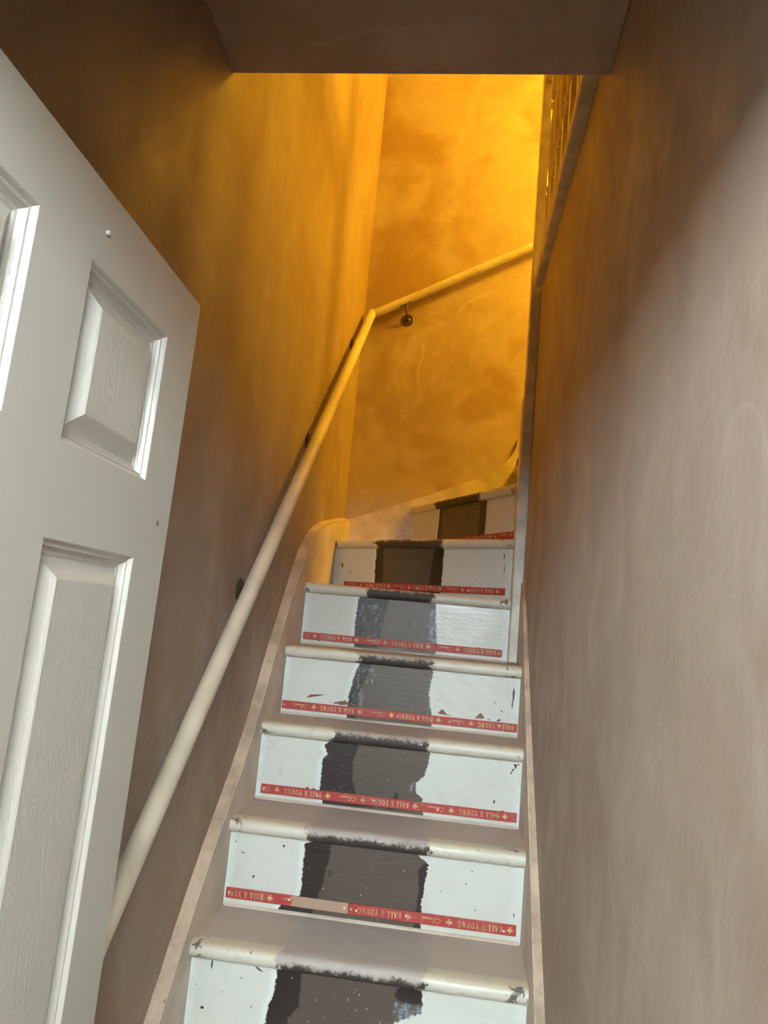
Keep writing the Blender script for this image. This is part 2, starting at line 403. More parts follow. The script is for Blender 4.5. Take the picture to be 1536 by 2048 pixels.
def riser_mat(name, sheen=.34, seed=0.0, scum_sheen_col=(.36, .42, .50)):
    t = NT(name)
    mp = t.map(loc=(seed, 0, seed * .5))
    n = t.noise(120, 5, .65, mp); nb = t.noise(6, 4, .6, mp)
    ng = t.noise(30, 5, .6, t.map(scale=(.35, 1, 4), loc=(seed, 0, 0)))
    nd = t.noise(240, 3, .7, t.map(scale=(.4, 1, 1.2), loc=(seed, 0, 0)))
    W_ = t.attr('fw'); B_ = t.attr('fb'); S_ = t.attr('fs'); C_ = t.attr('fc'); D_ = t.attr('fd'); E_ = t.attr('fe'); P_ = t.attr('fp')
    brown = t.mix(ng, (.062, .048, .038), (.120, .095, .077))
    brown = t.mix(t.math('MULTIPLY', t.step(nb, .45, .65), .5), brown, (.078, .060, .045))
    brown = t.mix(t.step(t.noise(22, 4, .6, mp), .66, .74), brown, (.035, .026, .022))
    blk = t.step(t.math('ADD', B_, t.math('MULTIPLY', t.math('SUBTRACT', n, .5), .7)), .38, .62)
    c = t.mix(blk, brown, t.mix(nd, (.014, .009, .009), (.035, .024, .022)))
    nv = t.noise(70, 4, .7, t.map(scale=(1.6, 1, .45), loc=(seed, 0, seed)))
    sc = t.step(t.math('ADD', t.math('MULTIPLY', S_, .62), t.math('ADD', t.math('MULTIPLY', t.math('SUBTRACT', nd, .5), 1.3), t.math('MULTIPLY', t.math('SUBTRACT', nv, .5), 1.4))), .40, .80)
    c = t.mix(t.math('MULTIPLY', sc, t.step(S_, .05, .35)), c, t.mix(nv, tuple(v * .16 for v in scum_sheen_col), scum_sheen_col))  # dry-brushed streaks, with blue sky sheen on the gloss painted in as colour
    white = t.mix(nb, (.575, .585, .54), (.63, .655, .615))
    white = t.mix(t.math('MULTIPLY', t.step(t.noise(16, 5, .6, mp), .5, .75), .4), white, (.53, .515, .46))
    white = t.mix(E_, white, (.70, .77, .77))
    wm = t.step(t.math('ADD', W_, t.math('MULTIPLY', t.math('SUBTRACT', n, .5), .020)), -.0012, .0012)
    c = t.mix(wm, c, white)
    c = t.mix(t.step(t.math('ADD', C_, t.math('MULTIPLY', t.math('SUBTRACT', n, .5), .006)), -.0005, .0008), c, t.mix(n, (.20, .085, .045), (.13, .06, .04)))
    c = t.mix(t.step(t.math('ADD', D_, t.math('MULTIPLY', t.math('SUBTRACT', nd, .5), .004)), -.0006, .0006), c, (.030, .022, .020))
    c = t.mix(t.step(P_, -.0006, .0006), c, (.72, .72, .70))
    b = t.bump(ng, .18, .003); b = t.bump(nd, .10, .0015, b); b = t.bump(wm, .25, .0012, b)
    rough = t.mix(wm, (.42,) * 3, (sheen,) * 3)
    return t.fin(c, rough, b, .5)

def ell(X, V, lst):
    out = np.full_like(X, -.05)
    for (cx, cv, rx, ry, ang) in lst:
        ca, sa = math.cos(ang), math.sin(ang)
        dx, dv = X - cx, V - cv
        a = (dx * ca + dv * sa) / rx; b = (-dx * sa + dv * ca) / ry
        out = np.maximum(out, (1 - np.sqrt(a * a + b * b)) * min(rx, ry))
    return np.maximum(out, -.02)

def tri(X, V, lst):
    out = np.full_like(X, -.02)
    for T in lst:
        d = np.full_like(X, 1e9)
        area = (T[1][0] - T[0][0]) * (T[2][1] - T[0][1]) - (T[1][1] - T[0][1]) * (T[2][0] - T[0][0])
        P = T if area > 0 else T[::-1]
        for i in range(3):
            (ax, av), (bx, bv) = P[i], P[(i + 1) % 3]
            l = math.hypot(bx - ax, bv - av)
            d = np.minimum(d, ((bx - ax) * (V - av) - (bv - av) * (X - ax)) / l)
        out = np.maximum(out, d)
    return out

def riser(k, A, B, z0, z1, spec, cell=.0028):
    ex = (Vector(B) - Vector(A)); L = ex.length; ex.normalize(); H = z1 - z0
    nx = int(L / cell); nz = int(H / cell)
    X, V = np.meshgrid(np.linspace(0, L, nx + 1), np.linspace(0, H, nz + 1))
    f = X / L; v = V / H
    def lin(pts): p = sorted(pts); return np.interp(v, [a for a, _ in p], [b for _, b in p])
    wob = fbm(X * .25, V, 100 + k) * .0022
    xl = lin(spec['L']) * L + wob; xr = lin(spec['R']) * L + fbm(X * .25, V, 200 + k) * .0022
    fwv = np.maximum(xl - X, X - xr)
    fwv = np.maximum(fwv, tri(X, V, [[(a * L, b * H) for a, b in T] for T in spec.get('white', [])]))
    fb = np.zeros_like(X)
    if 'BL' in spec:
        e = lin(spec['BL']) * L
        fb = np.maximum(fb, np.clip((e - X) / .02 + .5, 0, 1))
    if 'BR' in spec:
        e = lin(spec['BR']) * L
        fb = np.maximum(fb, np.clip((X - e) / .02 + .5, 0, 1))
    for (cx, cv, rx, ry, s) in spec.get('stain', []):
        fb = np.maximum(fb, s * np.clip(1.3 - ((f - cx) / rx) ** 2 - ((v - cv) / ry) ** 2 + .45 * fbm(X, V, 600 + k), 0, 1))
    fs = np.zeros_like(X)
    for (cx, cv, rx, ry, s) in spec.get('scum_sheen', []):
        fs = np.maximum(fs, s * np.clip(1.5 - 1.2 * np.maximum(np.abs((f - cx) / rx), np.abs((v - cv) / ry)) ** 2, 0, 1))  # where brushed streaks and painted sky reflection show
    pt = fbm(X * .8, V * .8, 500 + k)
    fb = np.clip(fb + np.where(fb > .02, pt * .16, 0), 0, 1); fs = np.clip(fs + np.where(fs > .02, pt * .28, 0), 0, 1)
    rs = np.random.default_rng(140 + k)
    dark = [(a * L, b * H, rx, ry, an) for a, b, rx, ry, an in spec.get('dark', [])]
    for _ in range(spec.get('nd', 26)):
        dark.append((rs.uniform(.02, .98) * L, rs.uniform(.05, .95) * H, rs.uniform(.0009, .0026), rs.uniform(.0008, .0018), rs.uniform(0, 3)))
    pale = [(a * L, b * H, rx, ry, an) for a, b, rx, ry, an in spec.get('pale', [])]
    for _ in range(spec.get('np', 22)):
        pale.append((rs.uniform(.28, .66) * L, rs.uniform(.05, .95) * H, rs.uniform(.0006, .0013), rs.uniform(.0007, .0024), rs.uniform(-.5, .5)))
    fc = np.maximum(ell(X, V, [(a * L, b * H, rx, ry, an) for a, b, rx, ry, an in spec.get('chip', [])]),
                    tri(X, V, [[(a * L, b * H) for a, b in T] for T in spec.get('chipt', [])]))
    fe = np.clip(1 - X / .022, 0, 1) + np.clip(1 - (L - X) / .03, 0, 1) * .8
    fe = np.clip(fe * 1.6 * (0.6 + .4 * np.clip(fbm(X, V, 300 + k), -1, 1)), 0, 1)
    fe = np.maximum(fe, .75 * np.clip(1 - np.abs(X - xl + .006) / .012, 0, 1))
    co = np.stack([X, np.zeros_like(X), V], -1).reshape(-1, 3)
    co[:, 1] = fbm(X, V, 7 + k).reshape(-1) * .00035
    i0 = (np.arange(nz)[:, None] * (nx + 1) + np.arange(nx)[None, :]).reshape(-1)
    quads = np.stack([i0, i0 + 1, i0 + nx + 2, i0 + nx + 1], -1)
    me = bpy.data.meshes.new('riser')
    nv, nq = len(co), len(quads)
    # closed back so that the board has thickness
    ext = np.array([(0, .018, 0), (L, .018, 0), (L, .018, H), (0, .018, H)], float)
    co = np.concatenate([co, ext])
    me.vertices.add(nv + 4); me.vertices.foreach_set('co', co.reshape(-1))
    c0, c1, c2, c3 = 0, nx, nz * (nx + 1) + nx, nz * (nx + 1)
    extra = np.array([(nv, nv + 3, nv + 2, nv + 1), (c0, nv, nv + 1, c1), (c1, nv + 1, nv + 2, c2), (c2, nv + 2, nv + 3, c3), (c3, nv + 3, nv, c0)])
    allq = np.concatenate([quads, extra])
    me.loops.add(4 * len(allq)); me.loops.foreach_set('vertex_index', allq.reshape(-1).astype(np.int32))
    me.polygons.add(len(allq)); me.polygons.foreach_set('loop_start', np.arange(0, 4 * len(allq), 4, dtype=np.int32))
    me.update(calc_edges=True); me.validate()
    for nm, arr in (('fw', fwv), ('fb', fb), ('fs', fs), ('fc', fc), ('fd', ell(X, V, dark)), ('fe', fe), ('fp', ell(X, V, pale))):
        a = me.attributes.new(nm, 'FLOAT', 'POINT')
        a.data.foreach_set('value', np.concatenate([arr.reshape(-1), np.full(4, -.05)]).astype(np.float32))
    o = bpy.data.objects.new('riser', me); COL.objects.link(o); o.parent = st
    me.materials.append(riser_mat('riser_paint_%d' % k, spec.get('sheen', .34), k * 3.1))
    frame(o, (A[0], A[1], Z(z0)), ex, ST_LOC)
    return o

SPEC = {
 1: dict(L=[(1, .264), (.72, .262), (.5, .245), (0, .24)], R=[(1, .700), (0, .705)], BL=[(1, .335), (.6, .34), (.45, .31), (0, .30)],
         stain=[(.665, .90, .05, .09, 1), (.66, .30, .05, .12, 1)], scum_sheen=[(.66, .62, .045, .22, .95), (.69, .55, .03, .3, 1.0)],
         white=[[(.62, .57), (.71, .74), (.71, .48)]],
         dark=[(.065, .93, .0018, .014, 0), (.21, .95, .011, .002, -.5), (.05, .42, .004, .003, 0), (.16, .25, .004, .002, -1), (.20, .52, .004, .0012, 1),
               (.92, .60, .005, .003, 0), (.925, .48, .004, .002, .3), (.16, .82, .004, .0015, 0), (.86, .50, .002, .002, 0)],
         chip=[(.245, .28, .006, .003, -.8)], np=30, nd=16),
 2: dict(L=[(1, .300), (.95, .262), (.8, .264), (.5, .262), (.25, .262), (.1, .20), (0, .19)], R=[(1, .64), (.95, .66), (.88, .688), (.7, .68), (.4, .672), (.2, .672), (0, .672)],
         BL=[(1, .35), (.75, .345), (.3, .325), (0, .31)], BR=[(1, .70), (.8, .655), (.5, .655), (0, .655)],
         stain=[(.525, .50, .012, .05, .50), (.54, .43, .010, .03, .52), (.36, .6, .02, .1, .4)],
         dark=[(.05, .72, .006, .0015, 0), (.02, .86, .002, .002, 0), (.19, .88, .003, .003, 0), (.095, .42, .0025, .005, -.5), (.915, .20, .004, .005, .6), (.83, .86, .002, .002, 0)],
         chip=[(.975, .36, .002, .008, 0), (.97, .20, .004, .006, 0)], nd=20, np=18),
 3: dict(L=[(1, .275), (.93, .248), (.80, .268), (.72, .25), (.5, .247), (.25, .245), (0, .265)], R=[(1, .655), (.8, .650), (.62, .640), (.5, .610), (.35, .615), (.3, .637), (0, .650)],
         BL=[(1, .385), (.7, .37), (.4, .375), (0, .40)], scum_sheen=[(.60, .43, .025, .10, .7), (.262, .76, .02, .06, .7)],
         stain=[(.54, .24, .010, .12, .55), (.45, .10, .2, .07, .5)],
         dark=[(.905, .36, .0026, .005, -.2), (.935, .22, .007, .0032, .4), (.90, .15, .008, .002, -.5), (.87, .18, .003, .002, 0), (.975, .93, .003, .007, .6), (.968, .87, .0055, .0018, .8), (.962, .82, .002, .004, -.5), (.985, .95, .004, .0018, .2),
               (.2, .24, .004, .003, 0), (.225, .235, .004, .003, 0), (.88, .12, .001, .007, 0)], nd=22, np=26),
 4: dict(L=[(1, .32), (.8, .305), (.5, .29), (.2, .285), (0, .285)], R=[(1, .635), (.6, .625), (.3, .64), (0, .65)],
         BL=[(1, .37), (.75, .36), (.5, .33), (0, .33)], scum_sheen=[(.345, .78, .055, .18, .85), (.325, .40, .035, .36, .75), (.632, .75, .02, .25, .8), (.632, .40, .012, .4, .6)],
         chipt=[[(.105, .30), (.12, .37), (.205, .41)], [(.21, .26), (.30, .25), (.275, .33)], [(.665, .27), (.71, .25), (.685, .36)], [(.82, .25), (.865, .26), (.845, .36)], [(.66, .27), (.75, .265), (.70, .25)]],
         chip=[(.31, .27, .008, .003, 0), (.26, .265, .016, .004, 0)],
         dark=[(.975, .72, .003, .022, 0), (.972, .55, .002, .015, 0), (.93, .42, .006, .002, -.6), (.90, .55, .0025, .0025, 0), (.88, .25, .006, .002, 0), (.92, .26, .006, .003, .4), (.95, .12, .006, .008, .7)],
         sheen=.30, nd=18, np=20),
 5: dict(L=[(1, .265), (.5, .258), (0, .27)], R=[(1, .64), (.3, .66), (0, .66)], BL=[(1, .41), (.4, .39), (0, .38)],
         scum_sheen=[(.33, .68, .07, .28, .72), (.34, .35, .05, .3, .55), (.665, .55, .05, .40, 1.0), (.64, .55, .02, .35, .8)],
         dark=[(.865, .75, .003, .002, 0), (.09, .10, .004, .003, 0), (.15, .10, .003, .003, 0), (.17, .1, .003, .003, 0)], sheen=.22, nd=22, np=20),
 6: dict(L=[(1, .262), (0, .27)], R=[(1, .655), (0, .655)], BL=[(1, .31), (0, .325)], BR=[(1, .60), (0, .58)],
         dark=[(.96, .85, .002, .012, 0), (.965, .6, .0015, .02, 0)], chip=[(.055, .60, .005, .012, .3), (.11, .45, .005, .004, 0)], nd=26, np=14),
 7: dict(L=[(1, .30), (0, .29)], R=[(1, .735), (0, .735)], BL=[(1, .33), (0, .33)], BR=[(1, .68), (0, .68)], nd=14, np=6),
 8: dict(L=[(1, .30), (0, .30)], R=[(1, .70), (0, .70)], BL=[(1, .34), (0, .34)], nd=10, np=5),
}
SPEC[0] = dict(SPEC[3], nd=12, np=10, dark=[]); SPEC[-1] = dict(SPEC[1], nd=12, np=10, dark=[]); SPEC[-2] = dict(SPEC[3], nd=12, np=10, dark=[])
OV = .022                               # nosing overhang
def zk(k): return Z1 + (k - 1) * RI
def yk(k): return Y1 + (k - 1) * GO
PI = math.pi
N = {k: ((XL, yk(k)), (XR, yk(k))) for k in range(-2, 5)}
N[5] = ((XL, 2.500), (NWX0 - .0005, 2.504))
N[6] = ((XL, 3.010), (NWX0 - .0005, 2.548))
N[7] = ((-.263, YB - .0215), (NWX0 + .002, NWY1 + .001))
N[8] = ((.200, YB - .0215), (.200, NWY1 + .001))
ZK = {k: zk(k) for k in range(-2, 9)}
ZK[9], ZK[10], ZK[11] = .935, 1.113, ZLAND
N[9] = ((.42, YB - .0215), (.42, 2.52)); N[10] = ((.64, YB - .0215), (.64, 2.52))
def setback(k, d):
    A, B = Vector(N[k][0]), Vector(N[k][1]); e = (B - A).normalized(); nrm = Vector((-e.y, e.x)) * d
    return A + nrm, B + nrm
for k in range(-2, 11):
    A, B = N[k]
    m = None
    fa, fb_ = {1: (.275, .705), 2: (.275, .68), 3: (.275, .64), 4: (.315, .63), 5: (.30, .63), 6: (.265, .635), 7: (.285, .70)}.get(k, (.28, .68))
    Lk = (Vector(B) - Vector(A)).length
    m = tread_mat('tread_wood_%d' % k, fa * Lk, fb_ * Lk, Lk, {1: -.017, 2: -.013, 3: -.009, 4: -.010}.get(k, -.003), k * 1.7)
    if k <= 4:
        yb = yk(k + 1) + OV if k < 4 else 2.522
        back = [(XR, yb), (XL, yb)]
    elif k == 5:
        a, b = setback(6, OV); back = [(NWX0 - .0005, b.y), (XL, a.y)]
    elif k == 6:
        a, b = setback(7, OV); back = [(b.x, b.y), (a.x + .01, YB - .0205), (XL, YB - .0205)]
        back = [(NWX0 + .002, NWY1 + .02), (a.x + .012, YB - .0205), (XL, YB - .0205)]
    elif k == 7:
        back = [(.222, NWY1 + .001), (.222, YB - .0205)]
    else:
        xn = {8: .442, 9: .662, 10: .88}[k]
        back = [(xn, B[1]), (xn, YB - .0205)]
    tread(k, A, B, back, ZK[k], m)
    a, b = setback(k, OV)
    if k == 6: a = Vector((XL, a.y + .01)); b = Vector((NWX0 - .0005, b.y))
    if k == 7: a = Vector((a.x, YB - .021)); b = Vector((NWX0 + .004, NWY1 + .002)) if b.x < NWX0 else b
    if k <= 8:
        riser(k, a, b, ZK[k - 1] if k > -2 else -EYE, ZK[k] - NOSE_T, SPEC[k], {1: .0022, 2: .0024, 3: .0026}.get(k, .003 if k > 0 else .005))
    else:
        zb = ZK[k - 1] if k > -2 else -EYE
        L = (Vector(b) - Vector(a)).length
        o = MB().box((0, 0, 0), (L, .018, ZK[k] - NOSE_T - zb)).build('riser', M['gloss_cream'], st)
        frame(o, (a.x, a.y, Z(zb)), Vector(b) - Vector(a), ST_LOC)
    if k in (2, 3, 4, 5):                # caulked bead at the foot of the riser
        L = (Vector(b) - Vector(a)).length
        o = MB().prism([(0, 0), (-.007, 0), (-.005, .003), (0, .006)], lambda p, q: (.004, p, q), lambda p, q: (L - .004, p, q)).build('bead', M['string'], st)
        frame(o, (a.x, a.y, Z(ZK[k - 1])), Vector(b) - Vector(a), ST_LOC)
# landing edge at the top of the upper flight
# stringers
def curve_pts(p, n=6):
    out = []
    P = [p[0]] + p + [p[-1]]
    for i in range(1, len(P) - 2):
        for j in range(n):
            t = j / n
            out.append(tuple(.5 * (2 * P[i][c] + (P[i + 1][c] - P[i - 1][c]) * t + (2 * P[i - 1][c] - 5 * P[i][c] + 4 * P[i + 1][c] - P[i + 2][c]) * t * t + (3 * P[i][c] - P[i - 1][c] - 3 * P[i + 1][c] + P[i + 2][c]) * t ** 3) for c in (0, 1)))
    return out + [tuple(p[-1])]
lt = [(1.03, -1.40), (1.30, -1.115), (1.555, -.831), (1.70, -.665), (1.80, -.560), (2.015, -.355), (2.203, -.100), (2.33, .055), (2.425, .17), (2.50, .238), (2.58, .288), (2.70, .335), (2.90, .382), (3.15, .428), (YB - .001, .462)]
lt = curve_pts(lt, 4)
LEDGE = .006
poly = lt + [(YB - .001, .10), (2.60, -.10), (1.03, -EYE)]
MB().prism(poly, lambda y, z: (XWL, y, Z(z)), lambda y, z: (XL, y, Z(z))).build('stringer', M['string'], st, ST_LOC)
# rough plaster ledge on top of the stringer
def ledge(pts, xa, xb, seed, xw=None):
    rs = random.Random(seed); vs = []; fs = []
    den = []
    for (p, q) in zip(pts[:-1], pts[1:]):
        n = max(1, int(math.hypot(q[0] - p[0], q[1] - p[1]) / .012))
        den += [(p[0] + (q[0] - p[0]) * i / n, p[1] + (q[1] - p[1]) * i / n) for i in range(n)]
    den.append(pts[-1])
    for (y, z) in den:
        w0 = xw(y) if xw else xa
        j = rs.uniform(-.0016, .0016); h = LEDGE + rs.uniform(-.0012, .0015)
        sgn = 1 if xb > w0 else -1
        vs += [(w0, y, Z(z) - .002), (w0, y, Z(z) + h + .004), ((w0 + xb) / 2, y, Z(z) + h + rs.uniform(0, .001)), (xb + j - sgn * .001, y, Z(z) + h * .7), (xb + j * .5 - sgn * .002, y, Z(z) - .002)]
    n = len(den)
    for i in range(n - 1):
        for c in range(5): fs.append((i * 5 + c, i * 5 + (c + 1) % 5, (i + 1) * 5 + (c + 1) % 5, (i + 1) * 5 + c))
    fs += [tuple(range(5)), tuple((n - 1) * 5 + c for c in range(4, -1, -1))]
    return newobj('stringer_capping', vs, fs, M['ledge'], st, ST_LOC)
ledge(lt, XWL, XL, 3)
rtp = [(1.03, -1.34), (1.605, -.715), (1.793, -.530), (1.982, -.345), (2.228, -.095), (2.40, .085), (2.475, .150), (NWY0 - .001, .172)]
poly = rtp + [(NWY0 - .001, -.25), (1.03, -EYE)]
MB().prism(poly, lambda y, z: (XR, y, Z(z)), lambda y, z: (xr_wall(y), y, Z(z))).build('stringer', M['string'], st, ST_LOC)
ledge(rtp, 0, XR, 5, xr_wall)
bt = [(XL, .466), (-.24, .580), (-.05, .660), (.10, .728), (.165, .785), (.205, .850), (.235, .93), (.40, 1.08), (.64, 1.27), (.90, 1.40)]
bt = curve_pts(bt, 3)
poly = bt + [(.90, .8), (.2, .3), (XL, .10)]
MB().prism(poly, lambda x, z: (x, YB, Z(z)), lambda x, z: (x, YB - .020, Z(z))).build('stringer', M['gloss_cream'], st, ST_LOC)
# newel post: thicker foot piece with worn rounded top, slimmer post above
def post(x0, x1, y0, y1, z0, z1, name, bev):
    MB().box((x0, y0, Z(z0)), (x1, y1, Z(z1))).build(name, M['newel'], st, ST_LOC, smooth=True, bevel=bev)
post(NWX0, NWX1, NWY0, NWY1, ZK[4], .845, 'newel_post', .006)
post(NWX0 + .005, NWX1 - .001, NWY0 + .006, NWY1 - .004, .845, 2.42, 'newel_post', .003)

# ------------------------------------------------------------------ landing edge boards and balustrade
bal = empty('landing_balustrade', (.2, 1.6, Z(1.253)), 'cream turned balusters and nosing boards along the landing edge above the right wall', 'balustrade')
bo = tuple(bal.location)
for (ya, yb2, dz) in ((YC + .002, 1.535, 0), (1.538, 2.335, .0015), (2.338, NWY0 - .001, -.001)):
    poly = [(.187, 1.2600), (.190, 1.2545), (.196, 1.253), (.330, 1.253), (.330, ZLAND), (.192, ZLAND), (.187, 1.287), (.187, 1.280), (.190, 1.2775), (.190, 1.2735), (.187, 1.271)]
    MB().prism([(x + dz, z) for x, z in poly], lambda x, z: (x, ya, Z(z)), lambda x, z: (x, yb2, Z(z))).build('nosing_board', M['gloss_cream'], bal, bo)
def baluster_mesh():
    b = MB(); h = .80
    b.box((-.018, -.018, 0), (.018, .018, .20))
    b.lathe((0, 0, 0), [(.017, .20), (.012, .212), (.019, .225), (.019, .237), (.011, .248), (.018, .262), (.018, .27), (.0115, .285), (.016, .36), (.0185, .44), (.0175, .50), (.011, .575),
                        (.018, .590), (.018, .602), (.011, .615), (.018, .628), (.016, .64)], 14)
    b.box((-.018, -.018, .64), (.018, .018, h))
    return b
bm0 = baluster_mesh().build('baluster', M['gloss_cream'], bal, smooth=True)
for i, y in enumerate((2.40, 2.25, 2.10, 1.95, 1.80, 1.65, 1.50)):
    o = bm0 if i == 0 else bm0.copy()
    if i: COL.objects.link(o); o.parent = bal
    o.location = (.214 - bo[0], y - bo[1], Z(ZLAND) - bo[2])
MB().prism([(.182, 0), (.246, 0), (.250, .02), (.238, .045), (.19, .045), (.178, .02)], lambda x, z: (x, YC + .002, Z(ZLAND + .80 + z)), lambda x, z: (x, NWY0 + .006, Z(ZLAND + .80 + z))).build('handrail', M['gloss_cream'], bal, bo)

# ------------------------------------------------------------------ wall handrail
hr = empty('handrail', (-.52, 1.2, 0), 'round cream handrail on brackets climbing the left wall and turning along the back wall', 'handrail')
ho = tuple(hr.location)
def rail_z(y): return -.480 + (y - 1.218) * .9355
J = Vector((-.521, 3.300, Z(rail_z(3.300))))
def seg(p, q, n): return [Vector(p).lerp(Vector(q), i / n) for i in range(n + 1)]
p0 = Vector((-.519, .96, Z(rail_z(.96))))
end = J + (J - p0).normalized() * .012
pts = seg(p0, end, 40) + [end + (J - p0).normalized() * .006]
MB().tube(pts, [.0205] * 41 + [.014], 20).build('rail', M['rail'], hr, ho, smooth=True)
J2 = Vector((-.505, 3.301, J.z + .002))
MB().tube(seg(J2, (1.1, 3.301, J2.z + 1.605 * .512), 30), .0200, 20).build('rail', M['rail'], hr, ho, smooth=True)
def bracket(wall_pt, rail_pt, nrm, along):
    nrm = Vector(nrm); wp = Vector(wall_pt); rp = Vector(rail_pt); al = Vector(along).normalized()
    ax = 0 if abs(nrm.x) > .5 else 1; sg = 1 if nrm[ax] > 0 else -1
    prof = [(.030, 0), (.030, .003), (.026, .0055), (.022, .004), (.013, .0045), (.009, .008), (.001, .009)]
    rose = MB().lathe(wp, [(r, sg * h) for r, h in prof], 20, ax).build('bracket', M['metal'], hr, ho, smooth=True)
    mid = wp + nrm * .032 + Vector((0, 0, .004))
    top = rp - Vector((0, 0, .020))
    path = [wp + nrm * .006, wp + nrm * .020 + Vector((0, 0, -.003)), mid + Vector((0, 0, .004)), mid.lerp(top, .5) + nrm * .006, top]
    MB().tube([Vector(p) for p in path], [.006, .0055, .0055, .0055, .006], 8).build('arm', M['metal'], rose, ho, smooth=True)
    c = top + Vector((0, 0, .002)); side = nrm.cross(al).normalized()
    vs = [c + al * a + nrm * b + Vector((0, 0, h)) for h in (-.003, .001) for a, b in ((-.03, -.009), (.03, -.009), (.03, .009), (-.03, .009))]
    newobj('saddle', vs, [(0, 3, 2, 1), (4, 5, 6, 7), (0, 1, 5, 4), (1, 2, 6, 5), (2, 3, 7, 6), (3, 0, 4, 7)], M['metal'], rose, ho)
al = (J - p0)
for y in (3.086, 2.425, 1.841, 1.15):
    bracket((XWL, y, Z(rail_z(y)) - .050), (-.519, y, Z(rail_z(y))), (1, 0, 0), al)
xb_ = -.350; zb_ = J2.z + (xb_ + .505) * .512
bracket((xb_, YB, zb_ - .085), (xb_ - .01, 3.301, zb_ - .006), (0, -1, 0), (1, 0, .512))
xb_ = .55; zb_ = J2.z + (xb_ + .505) * .512
bracket((xb_, YB, zb_ - .085), (xb_ - .01, 3.301, zb_ - .006), (0, -1, 0), (1, 0, .512))

# ------------------------------------------------------------------ door
DW, DT = .762, .035
DTOP = Z(.475); DH = DTOP - .012
a_, ln = -.0077, .0141
ex = Vector((math.sin(a_), math.cos(a_), 0)); ez = Vector((math.sin(ln), 0, math.cos(ln))); ez = (ez - ex * ez.dot(ex)).normalized(); ey = ez.cross(ex)
xe, ye = -.4463, 1.0672
org = Vector((xe, ye, DTOP)) - ex * DW - ez * DH
door = empty('door_1', (0, 0, 0), 'white six panel moulded door standing open along the left wall', 'door', kind='structure')
door.matrix_world = Matrix(((ex.x, ey.x, ez.x, org.x), (ex.y, ey.y, ez.y, org.y), (ex.z, ey.z, ez.z, org.z), (0, 0, 0, 1)))
stl, pw, mul = .1021, .225, .1078
cols = [(stl, stl + pw), (DW - stl - pw, DW - stl)]
rows = [(DH - .0939 - .2137, DH - .0939), (.90, DH - .4156), (.20, .78)]
xs = sorted({0, DW} | {c for p in cols for c in p}); zs = sorted({0, DH} | {c for p in rows for c in p})
mb = MB()
def inhole(x, z): return any(c[0] < x < c[1] for c in cols) and any(r[0] < z < r[1] for r in rows)
idx = {}
def vid(x, y, z):
    kk = (round(x, 5), round(y, 5), round(z, 5))
    if kk not in idx: idx[kk] = len(mb.v); mb.v.append((x, y, z))
    return idx[kk]
for i in range(len(xs) - 1):
    for j in range(len(zs) - 1):
        x0, x1, z0, z1 = xs[i], xs[i + 1], zs[j], zs[j + 1]
        if inhole((x0 + x1) / 2, (z0 + z1) / 2): continue
        mb.f.append((vid(x0, 0, z0), vid(x1, 0, z0), vid(x1, 0, z1), vid(x0, 0, z1)))
        mb.f.append((vid(x0, DT, z0), vid(x0, DT, z1), vid(x1, DT, z1), vid(x1, DT, z0)))
        for (p, q, nx_, nz_) in (((x0, z0), (x1, z0), 0, -1), ((x1, z0), (x1, z1), 1, 0), ((x1, z1), (x0, z1), 0, 1), ((x0, z1), (x0, z0), -1, 0)):
            mx, mz = (p[0] + q[0]) / 2 + nx_ * 1e-3, (p[1] + q[1]) / 2 + nz_ * 1e-3
            if not (0 < mx < DW and 0 < mz < DH):
                mb.f.append((vid(p[0], 0, p[1]), vid(p[0], DT, p[1]), vid(q[0], DT, q[1]), vid(q[0], 0, q[1])))
mb.build('door_frame', M['door'], door)
def panel(x0, x1, z0, z1):
    prof = [(0, 0), (.0015, .0012), (.0045, .0058), (.0068, .0066), (.0078, .0058), (.0098, .0098), (.0125, .0135), (.0145, .0142), (.0155, .0138), (.0180, .0158), (.0195, .0158),
            (.0270, .0115), (.0360, .0058), (.0400, .0026), (.0425, .0014), (.044, .0014)]
    b = MB()
    for side in (0, 1):
        k0 = len(b.v)
        for (d, dep) in prof:
            y = dep if side == 0 else DT - dep
            b.v += [(x0 + d, y, z0 + d), (x1 - d, y, z0 + d), (x1 - d, y, z1 - d), (x0 + d, y, z1 - d)]
        for i in range(len(prof) - 1):
            for c in range(4):
                q = (k0 + i * 4 + c, k0 + i * 4 + (c + 1) % 4, k0 + (i + 1) * 4 + (c + 1) % 4, k0 + (i + 1) * 4 + c)
                b.f.append(q if side == 0 else q[::-1])
        l = k0 + (len(prof) - 1) * 4
        b.f.append((l, l + 1, l + 2, l + 3) if side == 0 else (l + 3, l + 2, l + 1, l))
    o = b.build('panel', M['door_panel'], door)
    o.data.polygons.foreach_set('use_smooth', [False] * len(o.data.polygons))
for c in cols:
    for r in rows: panel(c[0], c[1], r[0], r[1])
MB().lathe((.455, 0, DH - .050), [(.0028, .001), (.0030, -.003), (.0022, -.0045), (.0005, -.005)], 12, 1).build('pin', M['frame_white'], door, smooth=True)
# latch side: small keep plate on the edge
MB().box((DW - .0005, .006, .93), (DW + .001, .029, 1.09)).build('latch_plate', M['nail'], door)
for hz in (.22, 1.02, 1.82):
    MB().lathe((-.004, -.002, hz), [(.005, -.045), (.005, .045)], 12, 2).build('hinge', M['nail'], door, smooth=True)

